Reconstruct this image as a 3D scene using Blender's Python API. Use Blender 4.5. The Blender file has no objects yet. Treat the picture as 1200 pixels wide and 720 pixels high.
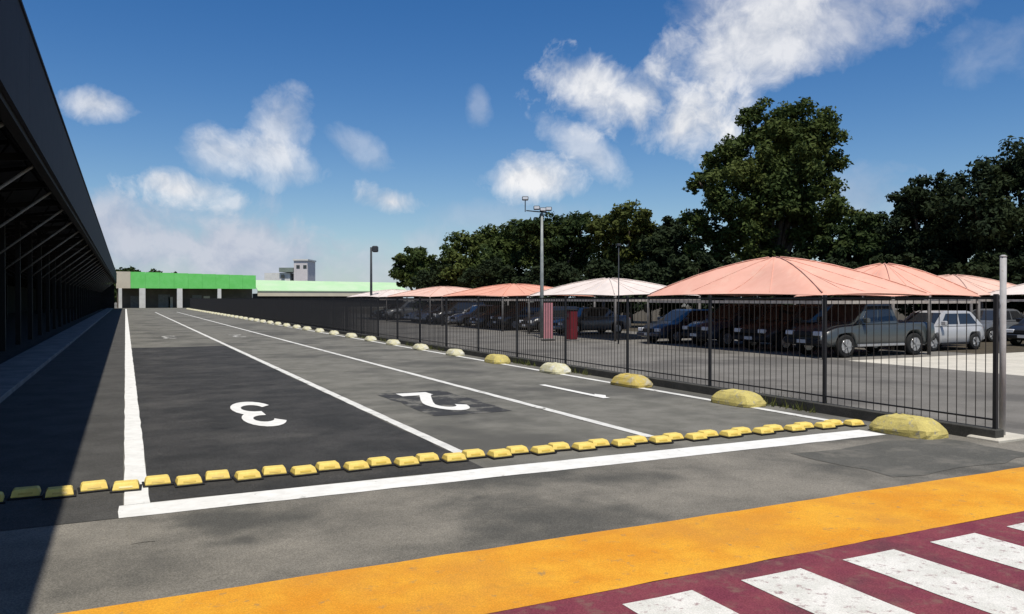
import bpy, math, random
import numpy as np
from mathutils import Vector, Matrix

random.seed(7)
rng = np.random.default_rng(7)
S = bpy.context.scene
COL = S.collection
R = math.radians
# ------------------------------------------------------------------ camera
EYE = 1.9
FPX = 928.0                       # focal length in photo pixels (1200 wide)
YAW = R(26.02)
PITCH = R(0.617)
cam_d = bpy.data.cameras.new('camera')
cam_d.sensor_width = 36.0
cam_d.lens = 36.0 * FPX / 1200.0
cam_d.clip_start = 0.1
cam_d.clip_end = 3000
cam = bpy.data.objects.new('camera', cam_d)
COL.objects.link(cam)
cam.location = (0, 0, EYE)
cam.rotation_euler = (math.pi / 2 - PITCH, 0, -YAW)
S.camera = cam
CF = Vector((math.sin(YAW) * math.cos(PITCH), math.cos(YAW) * math.cos(PITCH), -math.sin(PITCH)))
CR = Vector((math.cos(YAW), -math.sin(YAW), 0))
CU = CR.cross(CF)
def ray(u, v):
    return CF + CR * ((u - 600) / FPX) + CU * ((360 - v) / FPX)
def at(u, v, zc):                 # survey helper: a place seen in the photo at a known distance
    return Vector((0, 0, EYE)) + ray(u, v) * zc
# ------------------------------------------------------------------ sun
SUN_DIR = Vector((-0.14, -0.42, 1.0)).normalized()      # towards the sun
elev = math.asin(SUN_DIR.z)
sd = bpy.data.lights.new('sun', 'SUN')
sd.energy = 4.7
sd.angle = R(0.53)
sd.color = (1.0, 0.95, 0.87)
sun = bpy.data.objects.new('sun', sd)
COL.objects.link(sun)
sun.rotation_euler = SUN_DIR.to_track_quat('Z', 'Y').to_euler()
S.view_settings.view_transform = 'Standard'
S.view_settings.look = 'None'
S.view_settings.exposure = 0.0
S.view_settings.gamma = 1.0
# ------------------------------------------------------------------ world
W = bpy.data.worlds.new('World')
S.world = W
W.use_nodes = True
wn, wl = W.node_tree.nodes, W.node_tree.links
wn.clear()
def N(kind, **kw):
    n = wn.new(kind)
    for k, v in kw.items():
        setattr(n, k, v)
    return n
def VM(op, a, b):
    n = N('ShaderNodeVectorMath', operation=op)
    for i, x in enumerate((a, b)):
        if isinstance(x, (tuple, list, Vector)):
            n.inputs[i].default_value = tuple(x)
        else:
            wl.new(x, n.inputs[i])
    return n.outputs['Value'] if op in ('DOT_PRODUCT', 'LENGTH') else n.outputs[0]
def M(op, a, b=0.0, c=0.0, clamp=False):
    n = N('ShaderNodeMath', operation=op)
    n.use_clamp = clamp
    for i, x in enumerate((a, b, c)):
        if isinstance(x, (int, float)):
            n.inputs[i].default_value = x
        else:
            wl.new(x, n.inputs[i])
    return n.outputs[0]
def MIX(f, a, b):
    n = N('ShaderNodeMix', data_type='RGBA')
    for s, x in ((0, f), (6, a), (7, b)):
        if isinstance(x, (int, float)):
            n.inputs[s].default_value = x
        elif isinstance(x, tuple):
            n.inputs[s].default_value = x
        else:
            wl.new(x, n.inputs[s])
    return n.outputs[2]
SKY_STRENGTH = 0.062
sky = N('ShaderNodeTexSky', sky_type='NISHITA')
sky.sun_disc = False
sky.sun_elevation = elev
sky.sun_rotation = math.atan2(SUN_DIR.x, SUN_DIR.y)
sky.air_density = 1.0
sky.dust_density = 0.4
sky.ozone_density = 2.5
hsv = N('ShaderNodeHueSaturation')
hsv.inputs['Saturation'].default_value = 1.38
hsv.inputs['Hue'].default_value = .508
hsv.inputs['Value'].default_value = 1.58
wl.new(sky.outputs[0], hsv.inputs['Color'])
tc = N('ShaderNodeTexCoord')
D = tc.outputs['Generated']
sep = N('ShaderNodeSeparateXYZ')
wl.new(D, sep.inputs[0])
dz = sep.outputs[2]
def noise(scale, detail, rough, vec=D, dist=0.0):
    n = N('ShaderNodeTexNoise')
    n.inputs['Scale'].default_value = scale
    n.inputs['Detail'].default_value = detail
    n.inputs['Roughness'].default_value = rough
    n.inputs['Distortion'].default_value = dist
    wl.new(vec, n.inputs['Vector'])
    return n.outputs['Fac']
warp = N('ShaderNodeTexNoise')
warp.inputs['Scale'].default_value = 7.0; warp.inputs['Detail'].default_value = 4.0
wl.new(D, warp.inputs['Vector'])
wv_ = VM('SUBTRACT', warp.outputs['Color'], (.5, .5, .5))
wsc = N('ShaderNodeVectorMath', operation='SCALE'); wl.new(wv_, wsc.inputs[0]); wsc.inputs['Scale'].default_value = .10
DW = VM('ADD', D, wsc.outputs[0])
n_fine = noise(11.0, 9.0, 0.62, DW)
n_fine_up = noise(11.0, 9.0, 0.62, VM('ADD', DW, tuple(SUN_DIR * .022)))
n_mid = noise(5.5, 4.0, 0.55)
n_big = noise(2.3, 5.0, 0.6)
wob = M('ADD', M('MULTIPLY', M('SUBTRACT', n_fine, 0.5), 2.5), M('MULTIPLY', M('SUBTRACT', n_mid, 0.5), .9))
# every cloud of the photographed sky: bearing (as photo position), half sizes, tilt, density
clouds = [(112, 122, 46, 20, 4, .75), (205, 222, 62, 20, 8, .95), (190, 210, 34, 18, 0, .8), (326, 150, 34, 34, 0, .6), (300, 182, 66, 24, 12, .62),
          (245, 178, 36, 30, 35, .42), (425, 176, 38, 16, 28, .30), (460, 237, 40, 20, 6, .98),
          (626, 209, 56, 24, 3, 1.0), (692, 178, 56, 22, 35, .55), (690, 92, 46, 28, 0, .8), (740, 118, 85, 42, 14, .9),
          (800, 150, 80, 42, 10, 1.0), (870, 58, 95, 52, -12, .75), (960, 28, 150, 46, -8, .60), (1060, -10, 130, 40, 0, .5), (850, 10, 60, 50, 0, .5),
          (180, 285, 200, 54, 8, .80), (120, 255, 100, 38, 10, .6), (330, 300, 140, 32, 4, .65), (425, 305, 75, 35, 0, .5), (500, 285, 45, 20, 0, .4),
          (1180, 50, 60, 40, 0, .22), (1005, 235, 70, 30, 0, .4), (560, 128, 12, 22, 0, .22), (600, 255, 120, 18, 0, .25)]
banks = {(180, 285), (120, 255), (330, 300), (425, 305), (500, 285), (1005, 235), (600, 255), (850, 10), (960, 28), (1060, -10)}
acc = None
bank = None
for (u, v, ru, rv, tilt, dens) in clouds:
    c = ray(u, v)
    k = 1.0 / c.length
    c = c.normalized()
    rt = Vector((c.y, -c.x, 0)).normalized()
    up = rt.cross(c)
    t = R(-tilt)
    ax = rt * math.cos(t) + up * math.sin(t)
    ay = -rt * math.sin(t) + up * math.cos(t)
    ax = ax * (FPX / ru / k / 1.14); ay = ay * (FPX / rv / k / 1.15)
    a = VM('DOT_PRODUCT', D, ax)
    b = VM('DOT_PRODUCT', D, ay)
    rr = M('SQRT', M('ADD', M('MULTIPLY', a, a), M('MULTIPLY', b, b)))
    front = M('GREATER_THAN', VM('DOT_PRODUCT', D, c), 0.0)
    s = M('ADD', M('SUBTRACT', 1.06, rr), wob)
    s = M('MULTIPLY', s, 1.15, clamp=True)
    s = M('SMOOTH_MIN', s, 1.0, .2, clamp=True)
    s = M('MULTIPLY', M('MULTIPLY', s, dens), front)
    if (u, v) in banks:
        bank = s if bank is None else M('SUBTRACT', M('ADD', bank, s), M('MULTIPLY', bank, s))
    else:
        acc = s if acc is None else M('SUBTRACT', M('ADD', acc, s), M('MULTIPLY', acc, s))
# the rest of the sky carries the same scattered fair-weather clouds
cone = VM('DOT_PRODUCT', D, tuple(CF))
outside = M('MULTIPLY', M('SUBTRACT', 0.74, cone), 6.0, clamp=True)
gen = M('MULTIPLY', M('SUBTRACT', M('ADD', n_big, M('MULTIPLY', M('SUBTRACT', n_fine, .5), .25)), 0.53), 7.0, clamp=True)
gen = M('MULTIPLY', M('MULTIPLY', gen, outside), 0.55)
cl = M('MAXIMUM', acc, gen, clamp=True)
# cloud brightness: dense cores white, thin parts and the bellies greyer
shade = M('ADD', 0.68, M('MULTIPLY', M('SUBTRACT', n_fine, n_fine_up), 3.2), clamp=True)
shade = M('ADD', shade, M('MULTIPLY', M('SUBTRACT', n_mid, .5), .8), clamp=True)
ccol = MIX(shade, (.46 / SKY_STRENGTH, .51 / SKY_STRENGTH, .60 / SKY_STRENGTH, 1), (.92 / SKY_STRENGTH, .92 / SKY_STRENGTH, .93 / SKY_STRENGTH, 1))
hz = M('POWER', M('SUBTRACT', 1.0, M('ABSOLUTE', dz)), 14.0)
hz = M('MULTIPLY', hz, 0.50, clamp=True)
skyc = MIX(hz, hsv.outputs[0], (.34 / SKY_STRENGTH, .52 / SKY_STRENGTH, .80 / SKY_STRENGTH, 1))
skyb = MIX(bank, skyc, MIX(shade, (.33 / SKY_STRENGTH, .39 / SKY_STRENGTH, .54 / SKY_STRENGTH, 1), (.58 / SKY_STRENGTH, .61 / SKY_STRENGTH, .70 / SKY_STRENGTH, 1)))
final = MIX(cl, skyb, ccol)
bg = N('ShaderNodeBackground')
bg.inputs['Strength'].default_value = SKY_STRENGTH
wl.new(final, bg.inputs['Color'])
wo = N('ShaderNodeOutputWorld')
wl.new(bg.outputs[0], wo.inputs['Surface'])

# ------------------------------------------------------------------ materials
def mat(name, c1, c2=None, scale=4.0, rough=0.8, detail=5.0, spec=0.12, bump=0.0, bscale=60.0, c3=None, s3=0.6, t3=(.48, .62),
        metallic=0.0, wear=None, wear_scale=9.0, wear_t=(.56, .66), trans=0.0, speckle=0.0, crack=None, crack_scale=.45, drips=None):
    m = bpy.data.materials.new(name)
    m.use_nodes = True
    n, l = m.node_tree.nodes, m.node_tree.links
    n.clear()
    out = n.new('ShaderNodeOutputMaterial')
    p = n.new('ShaderNodeBsdfPrincipled')
    p.inputs['Roughness'].default_value = rough
    p.inputs['Metallic'].default_value = metallic
    p.inputs['Specular IOR Level'].default_value = spec
    tcn = n.new('ShaderNodeTexCoord')
    vec = tcn.outputs['Object']
    def nz(sc, de=5.0, ro=0.6):
        t = n.new('ShaderNodeTexNoise')
        t.inputs['Scale'].default_value = sc
        t.inputs['Detail'].default_value = de
        t.inputs['Roughness'].default_value = ro
        l.new(vec, t.inputs['Vector'])
        return t.outputs['Fac']
    def ramp(x, a, b):
        q = n.new('ShaderNodeMapRange')
        q.interpolation_type = 'SMOOTHSTEP'
        q.inputs['From Min'].default_value = a
        q.inputs['From Max'].default_value = b
        l.new(x, q.inputs['Value'])
        return q.outputs[0]
    def mx(f, a, b, blend='MIX'):
        q = n.new('ShaderNodeMix'); q.data_type = 'RGBA'; q.blend_type = blend
        for s, x in ((0, f), (6, a), (7, b)):
            if isinstance(x, (int, float)): q.inputs[s].default_value = x
            elif isinstance(x, tuple): q.inputs[s].default_value = (*x[:3], 1)
            else: l.new(x, q.inputs[s])
        return q.outputs[2]
    col = c1
    if c2 is not None:
        col = mx(ramp(nz(scale, detail, .65), .32, .68), c1, c2)
    if c3 is not None:
        col = mx(ramp(nz(s3, 4.0, .6), *t3), col, c3)
    if speckle:
        sp = ramp(nz(95.0, 2.0, .7), .35, .68)
        v = n.new('ShaderNodeMapRange')
        v.inputs['To Min'].default_value = 1 - speckle
        v.inputs['To Max'].default_value = 1 + speckle
        l.new(sp, v.inputs['Value'])
        cc = n.new('ShaderNodeCombineColor')
        for i in range(3): l.new(v.outputs[0], cc.inputs[i])
        col = mx(1.0, col, cc.outputs[0], 'MULTIPLY')
    if wear is not None:
        col = mx(ramp(nz(wear_scale, 7.0, .72), *wear_t), col, wear)
    if crack is not None:
        wn_ = n.new('ShaderNodeTexNoise'); wn_.inputs['Scale'].default_value = 1.3; wn_.inputs['Detail'].default_value = 6
        l.new(vec, wn_.inputs['Vector'])
        ad = n.new('ShaderNodeVectorMath'); ad.operation = 'MULTIPLY_ADD'
        l.new(wn_.outputs['Color'], ad.inputs[0]); ad.inputs[1].default_value = (1.1, 1.1, 0); l.new(vec, ad.inputs[2])
        vo = n.new('ShaderNodeTexVoronoi'); vo.feature = 'DISTANCE_TO_EDGE'; vo.inputs['Scale'].default_value = crack_scale
        l.new(ad.outputs[0], vo.inputs['Vector'])
        f = ramp(vo.outputs['Distance'], .010, .002)
        q = n.new('ShaderNodeMath'); q.operation = 'MULTIPLY'; l.new(f, q.inputs[0]); l.new(ramp(nz(.5, 3), .50, .95), q.inputs[1])
        col = mx(q.outputs[0], col, crack)
    if drips is not None:
        vo = n.new('ShaderNodeTexVoronoi'); vo.inputs['Scale'].default_value = .9; vo.inputs['Randomness'].default_value = 1
        l.new(vec, vo.inputs['Vector'])
        q = n.new('ShaderNodeMath'); q.operation = 'MULTIPLY'; l.new(ramp(vo.outputs['Distance'], .16, .03), q.inputs[0]); l.new(ramp(nz(3.0, 5), .45, .7), q.inputs[1])
        col = mx(q.outputs[0], col, drips)
    if isinstance(col, tuple):
        p.inputs['Base Color'].default_value = (*col[:3], 1)
    else:
        l.new(col, p.inputs['Base Color'])
    if bump:
        b = n.new('ShaderNodeBump')
        b.inputs['Strength'].default_value = bump
        b.inputs['Distance'].default_value = 0.01
        l.new(nz(bscale, 4.0, .7), b.inputs['Height'])
        l.new(b.outputs[0], p.inputs['Normal'])
    if trans:
        tr = n.new('ShaderNodeBsdfTranslucent')
        if isinstance(col, tuple): tr.inputs['Color'].default_value = (*col[:3], 1)
        else: l.new(col, tr.inputs['Color'])
        ms = n.new('ShaderNodeMixShader')
        ms.inputs[0].default_value = trans
        l.new(p.outputs[0], ms.inputs[1]); l.new(tr.outputs[0], ms.inputs[2])
        l.new(ms.outputs[0], out.inputs['Surface'])
    else:
        l.new(p.outputs[0], out.inputs['Surface'])
    return m

ASPH = (.145, .140, .122)
m_lot = mat('worn_asphalt', (.132, .128, .108), (.190, .182, .155), 1.5, .93, bump=.5, bscale=70, c3=(.098, .095, .083), s3=.33, t3=(.46, .64), speckle=.24, crack=(.05, .05, .045), drips=(.07, .07, .065))
m_apron = mat('apron_asphalt', (.145, .135, .113), (.222, .204, .168), .9, .9, bump=.5, bscale=60, c3=(.086, .083, .072), s3=.40, t3=(.46, .62), speckle=.28, crack=(.05, .048, .042), crack_scale=.6, drips=(.07, .068, .06))
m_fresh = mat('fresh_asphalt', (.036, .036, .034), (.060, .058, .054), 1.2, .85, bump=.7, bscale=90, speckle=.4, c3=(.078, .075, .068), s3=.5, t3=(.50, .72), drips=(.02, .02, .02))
m_npatch = mat('black_paint', (.044, .044, .043), (.066, .064, .060), 2.2, .8, bump=.5, bscale=90, speckle=.3, wear=(.15, .144, .124), wear_scale=2.2, wear_t=(.50, .60))
m_drive = mat('drive_asphalt', (.145, .136, .118), (.190, .178, .156), .8, .93, bump=.4, bscale=60, c3=(.115, .108, .096), s3=.3, speckle=.18, crack=(.06, .056, .05))
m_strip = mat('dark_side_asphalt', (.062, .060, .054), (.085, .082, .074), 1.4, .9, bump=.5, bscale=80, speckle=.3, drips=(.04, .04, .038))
m_strip2 = mat('patched_asphalt', (.092, .090, .078), (.112, .108, .094), 1.4, .9, bump=.5, bscale=80, speckle=.25, wear=(.14, .132, .112), wear_scale=1.8, wear_t=(.48, .62))
m_shaded_soil = mat('shaded_soil', (.055, .048, .034), (.085, .07, .048), 2.0, .95, bump=.6, bscale=20, speckle=.3)  # dark ground colour holds the shade behind the parked cars
m_plinth = mat('shaded_concrete', (.075, .072, .064), (.050, .050, .044), 3, .9, bump=.4, speckle=.2)  # concrete darkened so the colour carries the shade of its unlit face
m_conc = mat('pale_concrete', (.58, .54, .45), (.48, .45, .375), 1.2, .9, bump=.3, speckle=.1)
m_kerb = mat('grey_concrete', (.24, .23, .21), (.17, .165, .15), 3, .9, bump=.4, speckle=.15)
m_walk = mat('shed_walkway', (.24, .235, .22), (.16, .155, .15), 1.4, .9, bump=.4, speckle=.15)
m_white = mat('white_road_paint', (.76, .75, .70), (.66, .65, .60), 5, .75, bump=.3, bscale=80, wear=(.30, .29, .26), wear_scale=7, wear_t=(.60, .72))
m_white_far = mat('thin_road_paint', (.70, .69, .63), (.55, .54, .50), 3, .8, bump=.3, bscale=80, wear=(.24, .23, .2), wear_scale=3.2, wear_t=(.56, .66))
m_faint = mat('faded_road_paint', (.52, .51, .46), (.40, .39, .35), 3, .8, wear=(.16, .155, .135), wear_scale=2.5, wear_t=(.44, .56))
m_stripe = mat('crosswalk_white', (.70, .68, .62), (.58, .57, .51), 4, .8, bump=.4, bscale=80, speckle=.12, wear=(.33, .24, .23), wear_scale=13, wear_t=(.54, .66))
m_red = mat('wine_red_paint', (.165, .036, .056), (.215, .056, .068), 2.2, .85, bump=.4, bscale=70, speckle=.24, c3=(.13, .045, .055), s3=.9, wear=(.19, .10, .085), wear_scale=6, wear_t=(.50, .70))
m_orange = mat('orange_yellow_paint', (.62, .255, .022), (.72, .36, .035), 1.3, .8, bump=.5, bscale=70, speckle=.14, c3=(.56, .25, .035), s3=.8, t3=(.42, .7), wear=(.34, .21, .08), wear_scale=8, wear_t=(.57, .72), crack=(.25, .13, .04), crack_scale=.8)
m_stud = mat('stud_yellow', (.76, .60, .16), (.70, .50, .12), 9, .6, spec=.2, bump=.2, wear=(.45, .36, .15), wear_scale=14, wear_t=(.62, .76))
m_reflector = mat('stud_reflector', (.55, .38, .06), None, rough=.25, spec=.6)
m_block_y = mat('block_yellow', (.56, .47, .15), (.44, .37, .13), 6, .85, bump=.7, bscale=30, speckle=.15, wear=(.30, .28, .22), wear_scale=9, wear_t=(.54, .66))
m_block_o = mat('block_ochre', (.50, .38, .09), (.40, .32, .12), 5, .8, bump=.5, bscale=30, wear=(.42, .38, .28), wear_scale=6, wear_t=(.5, .66))
m_block_c = mat('block_faded', (.56, .53, .34), (.48, .44, .26), 5, .8, bump=.5, bscale=30, wear=(.58, .57, .48), wear_scale=6, wear_t=(.48, .62))
m_blk = mat('fence_black', (.020, .020, .022), (.026, .026, .027), 6, .55, spec=.2)
m_bar = mat('bar_worn_black', (.050, .044, .038), (.034, .032, .030), 6, .6)
m_pipe = mat('galvanised_pipe', (.42, .41, .40), (.34, .33, .32), 5, .6, wear=(.22, .18, .14), wear_scale=8, wear_t=(.62, .74))
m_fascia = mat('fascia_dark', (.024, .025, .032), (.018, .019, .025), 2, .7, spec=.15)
m_shed = mat('shed_steel', (.022, .021, .020), (.016, .016, .015), 3, .7)  # steel, wall, roof, floor: interior's deep shade is put into near-black colours
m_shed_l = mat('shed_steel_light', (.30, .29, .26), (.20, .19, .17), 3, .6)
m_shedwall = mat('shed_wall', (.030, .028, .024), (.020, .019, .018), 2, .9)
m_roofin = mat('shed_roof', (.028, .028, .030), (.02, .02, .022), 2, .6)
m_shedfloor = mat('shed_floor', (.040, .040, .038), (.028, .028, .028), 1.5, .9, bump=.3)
m_pink = mat('salmon_fabric', (.76, .42, .32), (.71, .38, .285), 1.2, .85, trans=.06, wear=(.74, .45, .34), wear_scale=1.5, wear_t=(.5, .7))
m_orangef = mat('orange_fabric', (.75, .38, .27), (.68, .34, .24), 1.2, .85, trans=.06)
m_palef = mat('pale_fabric', (.76, .67, .60), (.68, .59, .53), 1.2, .85, trans=.06)
m_rosef = mat('rose_fabric', (.75, .50, .40), (.68, .45, .36), 1.2, .85, trans=.06)
m_beam = mat('canopy_beam', (.42, .38, .33), (.28, .24, .21), 4, .6)
m_post = mat('canopy_post', (.16, .15, .14), (.10, .095, .09), 4, .6)
m_leaf = [mat('leaf_dark', (.020, .036, .012), (.040, .062, .018), .55, .75, trans=.22, c3=(.060, .078, .018), s3=.3, t3=(.5, .65)),
          mat('leaf_olive', (.045, .060, .014), (.082, .095, .022), .5, .75, trans=.25, c3=(.10, .112, .024), s3=.35, t3=(.5, .65)),
          mat('leaf_mid', (.034, .056, .016), (.064, .088, .022), .5, .75, trans=.25, c3=(.085, .105, .026), s3=.28, t3=(.48, .62)),
          mat('leaf_shade', (.014, .024, .011), (.026, .038, .014), .5, .8, trans=.15)]
m_bark = mat('bark', (.055, .045, .034), (.09, .075, .058), 5, .95, bump=.6, bscale=12)
m_green = mat('green_sheet', (.15, .60, .13), (.19, .66, .17), .6, .55)
m_greenp = mat('pale_green_roof', (.40, .60, .34), (.48, .62, .40), .25, .6)
m_cream = mat('cream_wall', (.62, .55, .42), (.55, .49, .38), .5, .85)
m_wpost = mat('white_column', (.68, .67, .62), (.58, .57, .53), 1, .8)
m_brown = mat('brown_wall', (.16, .13, .10), (.11, .095, .075), .6, .9)
m_dark = mat('dark_interior', (.028, .026, .024), (.02, .02, .02), 1, .9)
m_grass = mat('weeds', (.06, .085, .022), (.12, .12, .04), 3, .9, trans=.2)
m_glass = mat('car_glass', (.016, .019, .022), None, rough=.06, spec=.8)
m_tyre = mat('tyre', (.018, .018, .018), (.026, .026, .025), 8, .85)
m_rim = mat('rim', (.42, .42, .42), (.34, .34, .34), 8, .35, metallic=.6)
m_plastic = mat('black_plastic', (.02, .02, .021), None, rough=.6)
m_lamp = mat('headlamp', (.62, .63, .64), None, rough=.12, spec=.8)
m_tail = mat('tail_lamp', (.35, .02, .02), None, rough=.2, spec=.6)
m_plate = mat('number_plate', (.50, .50, .49), None, rough=.5)
def paint(name, c):
    m = mat(name, c, tuple(x * .93 for x in c), 3, .28, spec=.6)
    m.node_tree.nodes['Principled BSDF'].inputs['Coat Weight'].default_value = .25
    return m
car_paint = {'green': paint('paint_dark_green', (.048, .057, .058)), 'silver': paint('paint_silver', (.38, .38, .375)), 'black': paint('paint_black', (.016, .017, .019)),
             'navy': paint('paint_navy', (.020, .030, .048)), 'grey': paint('paint_grey', (.10, .105, .11)), 'white': paint('paint_white', (.68, .68, .66)),
             'maroon': paint('paint_maroon', (.10, .018, .020))}
m_redbox = mat('red_cabinet', (.16, .022, .028), (.12, .018, .022), 3, .5)
m_pinkban = mat('faded_banner', (.50, .22, .23), (.42, .19, .21), 3, .7)
m_pole = mat('pole_grey', (.30, .32, .30), (.22, .24, .23), 4, .5, metallic=.2)
m_dpole = mat('pole_dark', (.05, .055, .06), (.035, .04, .045), 4, .5)
m_house = mat('house_grey', (.62, .58, .56), (.56, .52, .51), .6, .85)
m_houseroof = mat('house_roof', (.22, .26, .22), (.17, .2, .17), .8, .8)

# ------------------------------------------------------------------ mesh helpers
class MB:
    def __init__(s): s.v, s.f, s.sm = [], [], []
    def add(s, vs, fs, smooth=False):
        o = len(s.v)
        s.v += [tuple(x) for x in vs]
        s.f += [tuple(i + o for i in f) for f in fs]
        s.sm += [smooth] * len(fs)
        return s
    def box(s, x0, y0, z0, x1, y1, z1, bev=0.0):
        if bev <= 0:
            vs = [(x0, y0, z0), (x1, y0, z0), (x1, y1, z0), (x0, y1, z0), (x0, y0, z1), (x1, y0, z1), (x1, y1, z1), (x0, y1, z1)]
            return s.add(vs, [(0, 3, 2, 1), (4, 5, 6, 7), (0, 1, 5, 4), (1, 2, 6, 5), (2, 3, 7, 6), (3, 0, 4, 7)])
        b = bev
        vs = []
        for (z, i) in ((z0, b), (z0 + b, 0), (z1 - b, 0), (z1, b)):
            vs += [(x0 + i, y0 + i, z), (x1 - i, y0 + i, z), (x1 - i, y1 - i, z), (x0 + i, y1 - i, z)]
        fs = [(0, 3, 2, 1), (12, 13, 14, 15)]
        for k in range(3):
            for j in range(4):
                fs.append((4 * k + j, 4 * k + (j + 1) % 4, 4 * k + 4 + (j + 1) % 4, 4 * k + 4 + j))
        return s.add(vs, fs)
    def tube(s, pts, rads, n=8, caps=True, smooth=True):
        pts = [Vector(p) for p in pts]
        if isinstance(rads, (int, float)): rads = [rads] * len(pts)
        vs, fs = [], []
        for i, p in enumerate(pts):
            d = (pts[min(i + 1, len(pts) - 1)] - pts[max(i - 1, 0)]).normalized()
            a = d.cross(Vector((0, 0, 1)) if abs(d.z) < .9 else Vector((1, 0, 0))).normalized()
            b = d.cross(a)
            for k in range(n):
                t = 2 * math.pi * k / n
                vs.append(p + (a * math.cos(t) + b * math.sin(t)) * rads[i])
        for i in range(len(pts) - 1):
            for k in range(n):
                fs.append((i * n + k, i * n + (k + 1) % n, (i + 1) * n + (k + 1) % n, (i + 1) * n + k))
        s.add(vs, fs, smooth)
        if caps:
            o = len(s.v) - len(vs)
            s.f.append(tuple(o + k for k in range(n - 1, -1, -1))); s.sm.append(False)
            s.f.append(tuple(o + (len(pts) - 1) * n + k for k in range(n))); s.sm.append(False)
        return s
    def bar(s, a, b, w, h=None):
        a, b = Vector(a), Vector(b); h = h or w
        d = (b - a).normalized()
        x = d.cross(Vector((0, 0, 1)) if abs(d.z) < .95 else Vector((1, 0, 0))).normalized()
        y = x.cross(d)
        vs = []
        for p in (a, b):
            for (i, j) in ((-1, -1), (1, -1), (1, 1), (-1, 1)):
                vs.append(p + x * (i * w / 2) + y * (j * h / 2))
        return s.add(vs, [(0, 1, 2, 3), (7, 6, 5, 4), (0, 4, 5, 1), (1, 5, 6, 2), (2, 6, 7, 3), (3, 7, 4, 0)])
    def mesh(s, name, material):
        me = bpy.data.meshes.new(name)
        me.from_pydata(s.v, [], s.f)
        if any(s.sm): me.polygons.foreach_set('use_smooth', s.sm)
        for m in (material if isinstance(material, (list, tuple)) else [material]): me.materials.append(m)
        me.validate(); me.update()
        return me
    def build(s, name, material, parent=None, loc=(0, 0, 0), rz=0.0):
        return link(name, s.mesh(name, material), parent, loc, rz)
def link(name, me, parent=None, loc=(0, 0, 0), rz=0.0):
    o = bpy.data.objects.new(name, me)
    COL.objects.link(o)
    o.location = loc
    o.rotation_euler = (0, 0, rz)
    if parent is not None: o.parent = parent
    return o
def tag(o, label=None, cat=None, group=None, kind=None):
    if label: o['label'] = label
    if cat: o['category'] = cat
    if group: o['group'] = group
    if kind: o['kind'] = kind
    return o
def thing(name, label, cat, loc, rz=0.0, group=None):
    return tag(link(name, None, None, loc, rz), label, cat, group)
def copy_thing(r, loc, rz=None, label=None):
    def cp(o, par):
        c = o.copy(); COL.objects.link(c)
        if par is not None: c.parent = par
        for ch in kids.get(o, []): cp(ch, c)
        return c
    kids = {}
    for o in list(COL.objects):
        if o.parent: kids.setdefault(o.parent, []).append(o)
    c = cp(r, None)
    c.location = loc
    if rz is not None: c.rotation_euler = (0, 0, rz)
    if label: c['label'] = label
    return c
def sheet(name, x0, y0, x1, y1, z, material, parent=None, kind='structure', jag=0.0):
    if jag:
        pts = []
        def edge(a, b):
            n = max(2, int(math.dist(a, b) / .35))
            for i in range(n):
                t = i / n
                e = jag if 0 < i else 0
                pts.append((a[0] + (b[0] - a[0]) * t + random.uniform(-e, e), a[1] + (b[1] - a[1]) * t + random.uniform(-e, e), z))
        c = [(x0, y0), (x1, y0), (x1, y1), (x0, y1)]
        for i in range(4): edge(c[i], c[(i + 1) % 4])
        o = MB().add(pts, [tuple(range(len(pts)))]).build(name, material, parent)
    else:
        o = MB().add([(x0, y0, z), (x1, y0, z), (x1, y1, z), (x0, y1, z)], [(0, 1, 2, 3)]).build(name, material, parent)
    if kind and parent is None: o['kind'] = kind
    return o

# ------------------------------------------------------------------ ground and paving
Z = .004
g = MB()
g.add([(-900, -900, 0), (900, -900, 0), (900, 1500, 0), (-900, 1500, 0)], [(0, 1, 2, 3)])
tag(g.build('ground', m_lot), kind='structure')
sheet('apron_pavement', -40, 5.45, 10.32, 7.60, Z, m_apron)
sheet('apron_pavement', 10.32, 5.45, 60, 6.62, Z, m_apron)
sheet('driveway', 10.52, 6.62, 19.8, 165, Z, m_drive)
sheet('parking_pavement', 19.8, -25, 75, 17.2, Z, m_conc)
sheet('parking_pavement', 19.8, 17.2, 26.2, 120, Z, m_drive)
sheet('shaded_ground', 26.2, 17.2, 120, 160, Z, m_shaded_soil)  # dark sheet standing in for shade between cars and trees
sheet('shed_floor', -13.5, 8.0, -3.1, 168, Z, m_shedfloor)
o = MB().box(-3.1, 8.6, -.05, -2.05, 168, .10, .01).build('shed_walkway', m_walk); tag(o, kind='structure')
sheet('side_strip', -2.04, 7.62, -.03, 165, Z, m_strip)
sheet('asphalt_repair', 7.3, 5.75, 9.9, 7.2, 2 * Z, m_strip2, jag=.10)
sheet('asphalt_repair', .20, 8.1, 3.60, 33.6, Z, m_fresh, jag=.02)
sheet('asphalt_repair', 4.48, 12.0, 5.86, 15.35, Z, m_npatch, jag=.05)
# painted lane lines
sheet('lane_line', -.02, 8.05, .20 - .003, 160, 2 * Z, m_white, jag=.006)
sheet('lane_line', 3.605, 8.9, 3.76, 120, 2 * Z, m_white_far, jag=.008)
sheet('lane_line', 6.39, 8.9, 6.54, 120, 2 * Z, m_white_far, jag=.008)
sheet('lane_line', 9.72, 8.3, 9.88, 150, 2 * Z, m_white_far, jag=.008)
sheet('stop_line', -.06, 7.60, 9.5, 8.045, 2 * Z, m_white, jag=.010)
sheet('faded_line', .03, 6.75, .20, 7.57, 2 * Z, m_apron, jag=.02)
sheet('orange_strip', -40, 4.32, 60, 5.45, 2 * Z, m_orange, jag=.012)
cw = sheet('crosswalk', -40, -7, 60, 4.32, 2 * Z, m_red)
x = 2.75 - .95 * 9
while x < 20:
    sheet('white_stripe', x, -1.5, x + .54, 4.08, 3 * Z, m_stripe, cw, jag=.008)
    x += .95

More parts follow.
